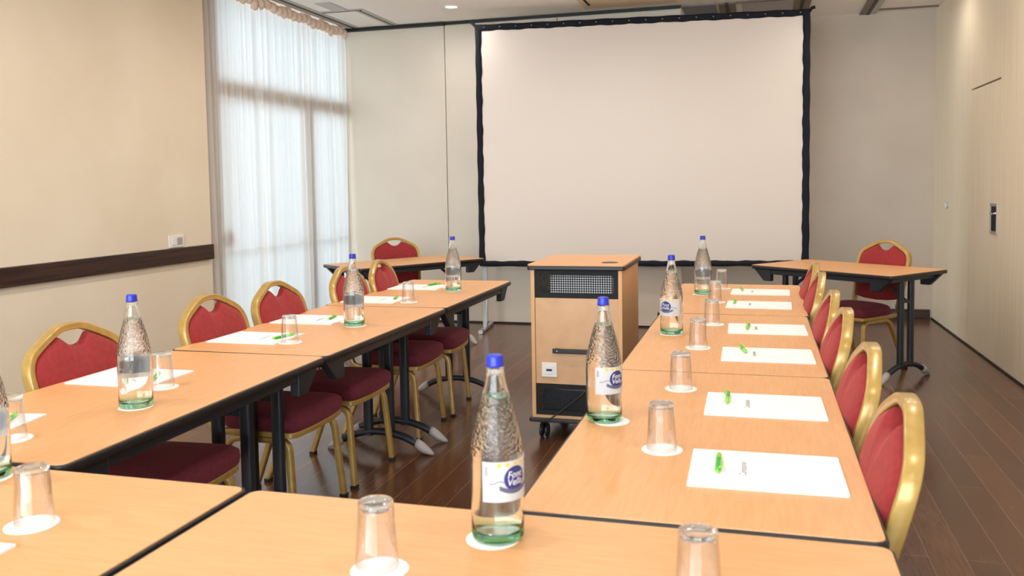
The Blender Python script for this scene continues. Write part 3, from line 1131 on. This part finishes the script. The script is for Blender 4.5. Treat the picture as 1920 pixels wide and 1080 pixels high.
def fine(me, cut=0.004):
    bm = bmesh.new(); bm.from_mesh(me)
    bmesh.ops.triangulate(bm, faces=bm.faces[:])
    for _ in range(3):
        ed = [e for e in bm.edges if e.calc_length() > cut]
        if not ed:
            break
        bmesh.ops.subdivide_edges(bm, edges=ed, cuts=1)
    bm.to_mesh(me); bm.free()
    return me


OUT = [(0.0, 0.004), (0.030, 0.003), (0.036, 0.0), (0.042, 0.001), (0.0455, 0.006), (0.0465, 0.015), (0.0465, 0.05), (0.0468, 0.10), (0.0470, 0.135),
       (0.0462, 0.155), (0.0442, 0.172), (0.0408, 0.190), (0.0364, 0.208), (0.0316, 0.226), (0.0268, 0.243), (0.0225, 0.259), (0.0190, 0.273), (0.0165, 0.286),
       (0.0148, 0.297), (0.0160, 0.299), (0.0160, 0.303), (0.0140, 0.304), (0.0138, 0.318)]
INN = [(0.0112, 0.318), (0.0112, 0.300), (0.0135, 0.286), (0.0160, 0.273), (0.0195, 0.259), (0.0238, 0.243), (0.0286, 0.226), (0.0334, 0.208),
       (0.0378, 0.190), (0.0412, 0.172), (0.0432, 0.155), (0.0440, 0.135), (0.0438, 0.10), (0.0435, 0.05), (0.0435, 0.022), (0.041, 0.014), (0.030, 0.012), (0.0, 0.016)]


def make_bottle():
    t = thing('water_bottle', 'x', 'bottle', (0, 0, 0), 0, 'x')
    bm = bmesh.new()
    lathe(bm, [(r, z) for r, z in OUT] + INN, 64)
    body = obj('glass_body', bm, m_bottle, t, smooth=True)
    wl = 0.252
    wp = [(r - 0.0004 if r > 0 else 0, z + (0.0006 if i >= len(INN) - 2 else 0)) for i, (r, z) in enumerate(INN) if z <= wl]
    r_at = 0.0213
    bm = bmesh.new()
    lathe(bm, [(0, wl), (r_at, wl)] + wp, 64)
    auto(obj('water', bm, m_water, t), 60)
    # cap
    bm = bmesh.new()
    prof = [(0, 0.3245), (0.0120, 0.3245), (0.0138, 0.3228), (0.0143, 0.320), (0.0145, 0.3095), (0.0153, 0.308), (0.0153, 0.3045), (0.0145, 0.3038)]
    n = 72
    rings = []
    for r, z in prof[1:]:
        rings.append([bm.verts.new(((r + (0.00035 if (i % 2 and 0.304 < z < 0.321) else 0)) * math.cos(2 * PI * i / n),
                                    (r + (0.00035 if (i % 2 and 0.304 < z < 0.321) else 0)) * math.sin(2 * PI * i / n), z)) for i in range(n)])
    bm.faces.new(rings[0])
    for a_, b_ in zip(rings, rings[1:]):
        for i in range(n):
            bm.faces.new((a_[i], b_[i], b_[(i + 1) % n], a_[(i + 1) % n]))
    obj('cap', bm, m_cap, t, smooth=True)
    # wrap-around label with its print
    R = 0.0470
    lb = obj('paper_label', grid_patch(1.27, 0.078, 0.148, R, 0.0006), m_label, t, smooth=True)
    # emblem: navy disc
    me = bpy.data.meshes.new('emblem')
    bm = bmesh.new()
    def disc(cx, cy, rx, ry, n=32, s=8):
        c = bm.verts.new((cx, cy, 0))
        prev = [c] * n
        for j in range(1, s + 1):
            ring = [bm.verts.new((cx + rx * j / s * math.cos(2 * PI * i / n), cy + ry * j / s * math.sin(2 * PI * i / n), 0)) for i in range(n)]
            for i in range(n):
                if j == 1:
                    bm.faces.new((c, ring[i], ring[(i + 1) % n]))
                else:
                    bm.faces.new((prev[i], ring[i], ring[(i + 1) % n], prev[(i + 1) % n]))
            prev = ring
    disc(0, 0, 0.022, 0.0215)
    bm.to_mesh(me); bm.free()
    em = meobj('emblem', wrap(me, R, 0.117, 0, 0.0009), m_navy, lb)
    me = bpy.data.meshes.new('emblem_ribbon')
    bm = bmesh.new()
    for i in range(16):                       # ribbon under the emblem
        x0, x1 = -0.030 + 0.060 * i / 16, -0.030 + 0.060 * (i + 1) / 16
        fz = lambda x: -0.022 + 10.0 * x * x * 0.9
        q = [bm.verts.new((x, fz(x) + d, 0)) for x, d in ((x0, -0.004), (x1, -0.004), (x1, 0.004), (x0, 0.004))]
        bm.faces.new(q)
    bm.to_mesh(me); bm.free()
    meobj('emblem_ribbon', wrap(me, R, 0.117, 0, 0.0011), mat_ribbon, lb)
    for s_, dz, sz in (('Font', 0.0065, 0.0165), ('Vella', -0.0065, 0.0165)):
        me = text_mesh('lettering', s_, sz)
        for v in me.vertices:
            v.co.x += v.co.y * 0.2
        fine(me)
        meobj('lettering', wrap(me, R, 0.117 + dz, 0, 0.0013), m_paper, lb)
    me = bpy.data.meshes.new('drops')
    bm = bmesh.new()
    for i in range(5):
        disc(-0.030 + 0.015 * i, 0, 0.0035, 0.0042, 12, 2)
    bm.to_mesh(me); bm.free()
    meobj('yellow_drops', wrap(me, R, 0.142, 0, 0.0009), m_yellow, lb)
    for sd in (-1, 1):
        me = bpy.data.meshes.new('wave_line')
        bm = bmesh.new()
        for i in range(12):
            x0, x1 = sd * (0.022 + 0.026 * i / 12), sd * (0.022 + 0.026 * (i + 1) / 12)
            g_ = lambda x: 0.0022 * math.sin((abs(x) - 0.022) * 220)
            q = [bm.verts.new((x, g_(x) + d, 0)) for x, d in ((x0, -0.0006), (x1, -0.0006), (x1, 0.0006), (x0, 0.0006))]
            bm.faces.new(q)
        bm.to_mesh(me); bm.free()
        meobj('wave_line', wrap(me, R, 0.112, 0, 0.0009), m_navy, lb)
    me = bpy.data.meshes.new('barcode')
    bm = bmesh.new()
    for i in range(9):
        z_ = 0.124 + i * 0.0018 - 0.117
        q = [bm.verts.new((x, y_, 0)) for x, y_ in ((-0.0555, z_), (-0.0495, z_), (-0.0495, z_ + 0.0009), (-0.0555, z_ + 0.0009))]
        bm.faces.new(q)
    bm.to_mesh(me); bm.free()
    meobj('barcode', wrap(me, R, 0.117, 0, 0.0009), m_print, lb)
    return t


mat_ribbon = mat('grey_ribbon_print', srgb(92, 92, 120), 0.5)


def make_coaster():
    o = obj('paper_coaster', bmesh.new(), m_coast)
    bm = bmesh.new()
    n = 64
    lathe(bm, [(0, 0), (0.047, 0), (0.047, 0.0012), (0.0, 0.0012)], n)
    for v in bm.verts:
        a = math.atan2(v.co.y, v.co.x)
        k_ = 1 + 0.012 * math.cos(a * 24)
        v.co.x *= k_; v.co.y *= k_
    bm.to_mesh(o.data); bm.free()
    return o


def make_tumbler():
    o = obj('glass_tumbler', bmesh.new(), m_tumbler)
    bm = bmesh.new()
    prof = [(0, 0.110), (0.026, 0.110), (0.0285, 0.1085), (0.0293, 0.104), (0.0355, 0.003), (0.0357, 0.0006), (0.0350, 0.0), (0.0343, 0.0006),
            (0.0341, 0.003), (0.0278, 0.097), (0.0255, 0.0995), (0.0, 0.0985)]
    lathe(bm, prof, 64)
    bmesh.ops.recalc_face_normals(bm, faces=bm.faces[:])
    bm.to_mesh(o.data); bm.free()
    o.data.materials.append(m_tumbler)
    o.data.materials[0] = m_thin
    for pgn in o.data.polygons:
        pgn.use_smooth = True
        if min(o.data.vertices[i].co.z for i in pgn.vertices) > 0.0965:
            pgn.material_index = 1
    return o


CT = 0.0012
bottle = make_bottle()
coaster = make_coaster()
tumbler = make_tumbler()
GB, GC, GG = 'glass water bottles on the tables', 'round paper coasters on the tables', 'upturned glass tumblers on the tables'
bots = [  # bottle xy, coaster xy, angle of the label from the camera direction, label
    ((-0.657, -0.128), (-0.664, -0.138), 41, 'largest and nearest glass water bottle with blue cap, label turned right', 'coaster under the nearest bottle'),
    ((-0.605, 0.668), (-0.585, 0.662), 45, 'glass water bottle with label standing in front of the wheeled cabinet', 'coaster peeking out right of the bottle in front of the cabinet'),
    ((-0.560, 2.035), (-0.560, 2.030), -30, 'glass water bottle with blue emblem label on the middle right table', 'coaster under the bottle of the middle right table'),
    ((-0.515, 3.365), (-0.523, 3.350), 178, 'glass water bottle on the farthest right table, plain back of its label showing', 'coaster under the bottle of the farthest right table'),
    ((-1.947, 0.526), (-1.944, 0.520), 176, 'glass water bottle on the near left table, pale back of its label showing', 'coaster under the bottle of the near left table'),
    ((-1.975, 1.996), (-1.965, 1.988), 180, 'glass water bottle on the middle left table, plain white label back', 'coaster under the bottle of the middle left table'),
    ((-1.968, 3.305), (-1.962, 3.295), 184, 'glass water bottle on the farthest left table', 'coaster under the bottle of the farthest left table'),
    ((-1.840, -0.078), (-1.832, -0.085), 180, 'glass water bottle cut off by the left picture edge', 'coaster under the bottle at the left picture edge'),
]
first_b = first_c = first_g = True


def put(o, first, loc, rz, lab, cat, g_):
    if first:
        o.location = loc; o.rotation_euler = (0, 0, rz)
        o['label'] = lab; o['category'] = cat; o['group'] = g_
        return o
    n_ = dup(o, loc, rz, lab, g_)
    n_['category'] = cat
    return n_


for i, (b_, c_, a_, l1, l2) in enumerate(bots):
    d = CAM - Vector((b_[0], b_[1], CAM.z))
    base = math.atan2(d.y, d.x) + PI / 2        # local -Y turned to the camera
    put(bottle, i == 0, (b_[0], b_[1], TZ + CT), base + math.radians(a_), l1, 'bottle', GB)
    put(coaster, i == 0, (c_[0], c_[1], TZ), random.uniform(0, 1), 'white paper ' + l2, 'coaster', GC)
tums = [
    ((-0.815, -0.290), (-0.806, -0.300), 'on the foreground table left of the nearest bottle'),
    ((-0.300, -0.289), (-0.300, -0.292), 'at the bottom right edge of the picture'),
    ((-0.432, 0.447), (-0.431, 0.445), 'left of the nearest notepad on the right row'),
    ((-0.440, 1.065), (-0.440, 1.063), 'left of the second notepad on the right row'),
    ((-0.434, 1.743), (-0.434, 1.741), 'left of the near notepad of the middle right table'),
    ((-0.412, 2.310), (-0.407, 2.306), 'left of the far notepad of the middle right table'),
    ((-0.432, 3.035), (-0.428, 3.035), 'right of the bottle on the farthest right table'),
    ((-0.425, 3.645), (-0.420, 3.640), 'last of the right row, nearest the screen'),
    ((-2.034, 0.755), (-2.030, 0.751), 'just right of the bottle on the near left table'),
    ((-2.036, 0.176), (-2.030, 0.173), 'beside the folded notepad at the left picture edge'),
    ((-1.520, -0.275), (-1.523, -0.279), 'on the foreground table at the lower left'),
    ((-2.045, 1.553), (-2.043, 1.551), 'in front of the near pad of the middle left table'),
    ((-2.040, 2.785), (-2.037, 2.783), 'at the near place of the farthest left table'),
    ((-2.046, 2.150), (-2.050, 2.105), 'hidden behind the bottle of the middle left table'),
    ((-2.051, 3.500), (-2.051, 3.466), 'hidden behind the bottle of the farthest left table'),
]
for i, (t_, c_, l_) in enumerate(tums):
    put(tumbler, i == 0, (t_[0], t_[1], TZ + CT), random.uniform(0, 6), 'clear upturned tumbler ' + l_, 'glass', GG)
    put(coaster, False, (c_[0], c_[1], TZ), random.uniform(0, 1), 'white coaster of the tumbler ' + l_, 'coaster', GC)


# ------------------------------------------------------------------ notepads and pens
def make_pad():
    """reader sits at local -Y; 0.245 wide, 0.315 high"""
    t = thing('notepad', 'x', 'notepad', (0, 0, 0), 0, 'x')
    bm = bmesh.new()
    prism(bm, [(x, y) for x, y in rrect(-0.123, 0.123, -0.157, 0.157, 0.002, 1)], 0, 0.0045, 'z')
    o = obj('paper_block', bm, m_paper, t)
    me = text_mesh('printed_heading', 'Campanile', 0.0215)
    for v in me.vertices:
        v.co.z = 0.0048
        v.co.y += 0.045
    meobj('printed_heading', me, m_print, t)
    return t


def make_pen():
    """pen along local Y, tip at +Y"""
    t = thing('ballpoint_pen', 'x', 'pen', (0, 0, 0), 0, 'x')
    def tube(prof):
        bm = bmesh.new()
        lathe(bm, [(r, z) for r, z in prof], 20)
        bmesh.ops.rotate(bm, verts=bm.verts, cent=(0, 0, 0), matrix=Matrix.Rotation(-PI / 2, 3, 'X'))
        bmesh.ops.translate(bm, verts=bm.verts, vec=(0, 0, 0.0065))
        return bm
    auto(obj('barrel', tube([(0, -0.050), (0.0052, -0.050), (0.0055, -0.02), (0.0058, 0.020), (0, 0.020)]), m_pend, t))
    auto(obj('grip', tube([(0, 0.020), (0.0062, 0.020), (0.0062, 0.045), (0.0045, 0.056), (0.0018, 0.066), (0.0007, 0.070), (0, 0.070)]), m_penl, t))
    auto(obj('push_button', tube([(0, -0.064), (0.003, -0.064), (0.003, -0.050), (0, -0.050)]), m_penl, t))
    bm = bmesh.new()
    sweep(bm, [(0.003, -0.052, 0.0115), (0.009, -0.050, 0.0125), (0.0085, -0.015, 0.0115), (0.006, -0.012, 0.0105)], rsec(0.0045, 0.0022, 0.0008), up=Vector((0, 0, 1)))
    obj('clip', bm, m_penl, t)
    return t


pad = make_pad()
pen = make_pen()
PR, PLF, PNN = 90, -90, 0
pads = [  # centre, rotation, pen tail->tip, description, pen flip
    ((-0.201, 0.335), 90.8, (-0.299, 0.349, 0.5), 'nearest white notepad on the right row'),
    ((-0.200, 0.900), 90.6, (-0.299, 0.947, 180), 'second white notepad on the right row'),
    ((-0.186, 1.634), 90.8, (-0.269, 1.698, -170), 'white notepad at the near place of the middle right table'),
    ((-0.182, 2.204), 91.0, (-0.258, 2.220, 176), 'white notepad at the far place of the middle right table'),
    ((-0.214, 2.948), 89.0, (-0.332, 3.006, 178), 'white notepad at the near place of the farthest right table'),
    ((-0.206, 3.480), 89.0, (-0.307, 3.552, 185), 'white notepad at the far place of the farthest right table'),
    ((-2.232, 0.850), -89.0, (-2.138, 0.858, 30), 'white notepad behind the bottle of the near left table'),
    ((-2.260, 0.236), -80.0, (-2.170, 0.300, 30), 'white notepad at the left picture edge'),
    ((-2.238, 1.612), -90.0, (-2.117, 1.626, -14), 'white notepad at the near place of the middle left table'),
    ((-2.250, 2.112), -89.0, (-2.167, 2.155, 11), 'white notepad at the far place of the middle left table'),
    ((-2.258, 2.836), -89.5, (-2.158, 2.888, 13), 'white notepad at the near place of the farthest left table'),
    ((-2.248, 3.440), -88.5, (-2.181, 3.538, -20), 'white notepad at the far place of the farthest left table'),
    ((-1.583, -0.530), 3.0, (-1.60, -0.44, 100), 'white notepad on the foreground table below the lower left tumbler'),
    ((-0.862, -0.548), -3.0, (-0.90, -0.47, 100), 'white notepad just entering the bottom edge of the picture'),
]
for i, (c_, r_, pp, l_) in enumerate(pads):
    put(pad, i == 0, (c_[0], c_[1], TZ), math.radians(r_), l_, 'notepad', 'white notepads on the tables')
    put(pen, i == 0, (pp[0], pp[1], TZ + 0.0045), math.radians(pp[2]), 'green ballpoint pen on the ' + l_.replace('white ', '', 1), 'pen', 'green pens on the notepads')

# ------------------------------------------------------------------ wheeled media cabinet
X0, X1, Y0, Y1 = -1.380, -0.893, 2.88, 3.50
cb = thing('media_cabinet', 'beech and black wheeled equipment cabinet standing in the aisle', 'cabinet', (X0, Y0, 0))
W_, D_ = X1 - X0, Y1 - Y0
bm = bmesh.new()
prism(bm, rrect(-0.014, W_ + 0.014, -0.014, D_ + 0.014, 0.012), 0.9365, 0.944, 'z')
top = obj('top_board', bm, m_beech_x, cb)
bm = bmesh.new()
prism(bm, rrect(-0.017, W_ + 0.017, -0.017, D_ + 0.017, 0.015), 0.914, 0.9365, 'z')
obj('top_edge', bm, m_black, cb, bevel=0.005)
bm = bmesh.new(); lathe(bm, [(0, 0.9442), (0.038, 0.9442), (0.038, 0.9452), (0.044, 0.9452), (0.045, 0.944)], 40, W_ - 0.085, 0.13)
obj('cable_grommet', bm, m_black, cb)
obj('side_panel', B(0.0, 0.020, 0.0, D_, 0.135, 0.914), m_beech_side, cb, bevel=0.001)
obj('side_panel', B(W_ - 0.020, W_, 0.0, D_, 0.135, 0.914), m_beech_side, cb, bevel=0.001)
obj('front_panel', B(0.021, W_ - 0.021, 0.008, 0.024, 0.305, 0.764), m_beech_v, cb, bevel=0.001)
obj('floor_board', B(0.0, W_, 0.0, D_, 0.122, 0.135), m_beech_v, cb)
bm = bmesh.new()
prism(bm, rrect(-0.017, W_ + 0.017, -0.017, D_ + 0.017, 0.015), 0.100, 0.122, 'z')
obj('base_edge', bm, m_black, cb, bevel=0.005)
obj('shelf', B(0.021, W_ - 0.021, 0.03, D_ - 0.02, 0.745, 0.760), m_dark, cb)


def perf(z0, z1, fz=0.02):
    """perforated sheet with square-set round-ish holes"""
    bm = bmesh.new()
    xa, xb = 0.021, W_ - 0.021
    px = 0.0122
    nx = int((xb - xa - 0.036) / px); nz = int((z1 - z0 - 2 * fz) / px)
    ax = (xa + xb) / 2 - nx * px / 2; az = (z0 + z1) / 2 - nz * px / 2
    y = 0.010
    hr = 0.0047
    for i in range(nx):
        for j in range(nz):
            cx, cz = ax + (i + 0.5) * px, az + (j + 0.5) * px
            o8, i8 = [], []
            for k_ in range(8):
                a = PI / 8 + k_ * PI / 4
                c_, s_ = math.cos(a), math.sin(a)
                m_ = max(abs(c_), abs(s_))
                o8.append(bm.verts.new((cx + c_ / m_ * px / 2, y, cz + s_ / m_ * px / 2)))
                i8.append(bm.verts.new((cx + c_ * hr, y, cz + s_ * hr)))
            for k_ in range(8):
                bm.faces.new((o8[k_], o8[(k_ + 1) % 8], i8[(k_ + 1) % 8], i8[k_]))
            # corner fill
            for sx, sz, ka in ((1, 1, 0), (-1, 1, 2), (-1, -1, 4), (1, -1, 6)):
                bm.faces.new((o8[ka], bm.verts.new((cx + sx * px / 2, y, cz + sz * px / 2)), o8[ka + 1]))
    bx0, bx1, bz0, bz1 = ax, ax + nx * px, az, az + nz * px
    for a in ((xa, bx0, z0, z1), (bx1, xb, z0, z1), (bx0, bx1, z0, bz0), (bx0, bx1, bz1, z1)):
        box(bm, a[0], a[1], y - 0.0005, y + 0.001, a[2], a[3])
    return bm


obj('perforated_grille', perf(0.766, 0.914), m_dark, cb)
obj('perforated_grille', perf(0.137, 0.303), m_dark, cb)
obj('projector', B(0.10, W_ - 0.05, 0.020, 0.40, 0.768, 0.885), m_equip, cb, bevel=0.012, seg=3)
obj('amplifier', B(0.05, W_ - 0.04, 0.08, 0.45, 0.140, 0.255), m_steel, cb, bevel=0.004)
bm = bmesh.new()
cxh = W_ / 2
box(bm, cxh - 0.125, cxh + 0.125, -0.024, -0.016, 0.474, 0.500)
box(bm, cxh - 0.115, cxh - 0.095, -0.018, 0.008, 0.476, 0.498)
box(bm, cxh + 0.095, cxh + 0.115, -0.018, 0.008, 0.476, 0.498)
hd = obj('handle', bm, m_black, cb, bevel=0.004)
for s_ in (-1, 1):
    bm = bmesh.new(); lathe(bm, [(0, 0), (0.004, 0), (0.003, 0.002), (0, 0.002)], 12)
    bmesh.ops.rotate(bm, verts=bm.verts, cent=(0, 0, 0), matrix=Matrix.Rotation(PI / 2, 3, 'X'))
    bmesh.ops.translate(bm, verts=bm.verts, vec=(cxh + s_ * 0.100, -0.024, 0.487))
    obj('screw', bm, m_chrome, hd)
sk = obj('socket_plate', B(0.054, 0.137, -0.001, 0.009, 0.342, 0.419), m_white, cb, bevel=0.003)
obj('socket_insert', B(0.073, 0.118, -0.0035, -0.0008, 0.358, 0.403), m_white, sk, bevel=0.001)
obj('connector_port', B(0.080, 0.111, -0.0045, -0.003, 0.375, 0.386), m_steel, sk)
for px_, py_ in ((0.05, 0.06), (W_ - 0.05, 0.06), (0.05, D_ - 0.06), (W_ - 0.05, D_ - 0.06)):
    bm = bmesh.new()
    lathe(bm, [(0, 0.100), (0.022, 0.100), (0.022, 0.092), (0, 0.092)], 20, px_, py_)
    sweep(bm, [(px_, py_ - 0.020, 0.045), (px_, py_ - 0.026, 0.075), (px_, py_ - 0.004, 0.092), (px_, py_ + 0.024, 0.080), (px_, py_ + 0.028, 0.050)], rsec(0.052, 0.006, 0.002), up=Vector((1, 0, 0)))
    cs = obj('caster', bm, m_black, cb)
    for s_ in (-1, 1):
        bm = bmesh.new()
        lathe(bm, [(0, -0.008), (0.034, -0.008), (0.038, -0.004), (0.038, 0.004), (0.034, 0.008), (0, 0.008)], 28)
        bmesh.ops.rotate(bm, verts=bm.verts, cent=(0, 0, 0), matrix=Matrix.Rotation(PI / 2, 3, 'Y'))
        bmesh.ops.translate(bm, verts=bm.verts, vec=(px_ + s_ * 0.015, py_ + 0.004, 0.038))
        auto(obj('wheel', bm, m_steel, cs))
bm = bmesh.new()
sweep(bm, smooth_path([(0.045, -0.028, 0.105), (0.085, -0.030, 0.113), (0.12, -0.026, 0.135), (0.19, -0.018, 0.19), (0.27, -0.012, 0.255), (0.31, 0.004, 0.300)], 2), csec(0.004, 8))
obj('power_cord', bm, m_black, cb, smooth=True)
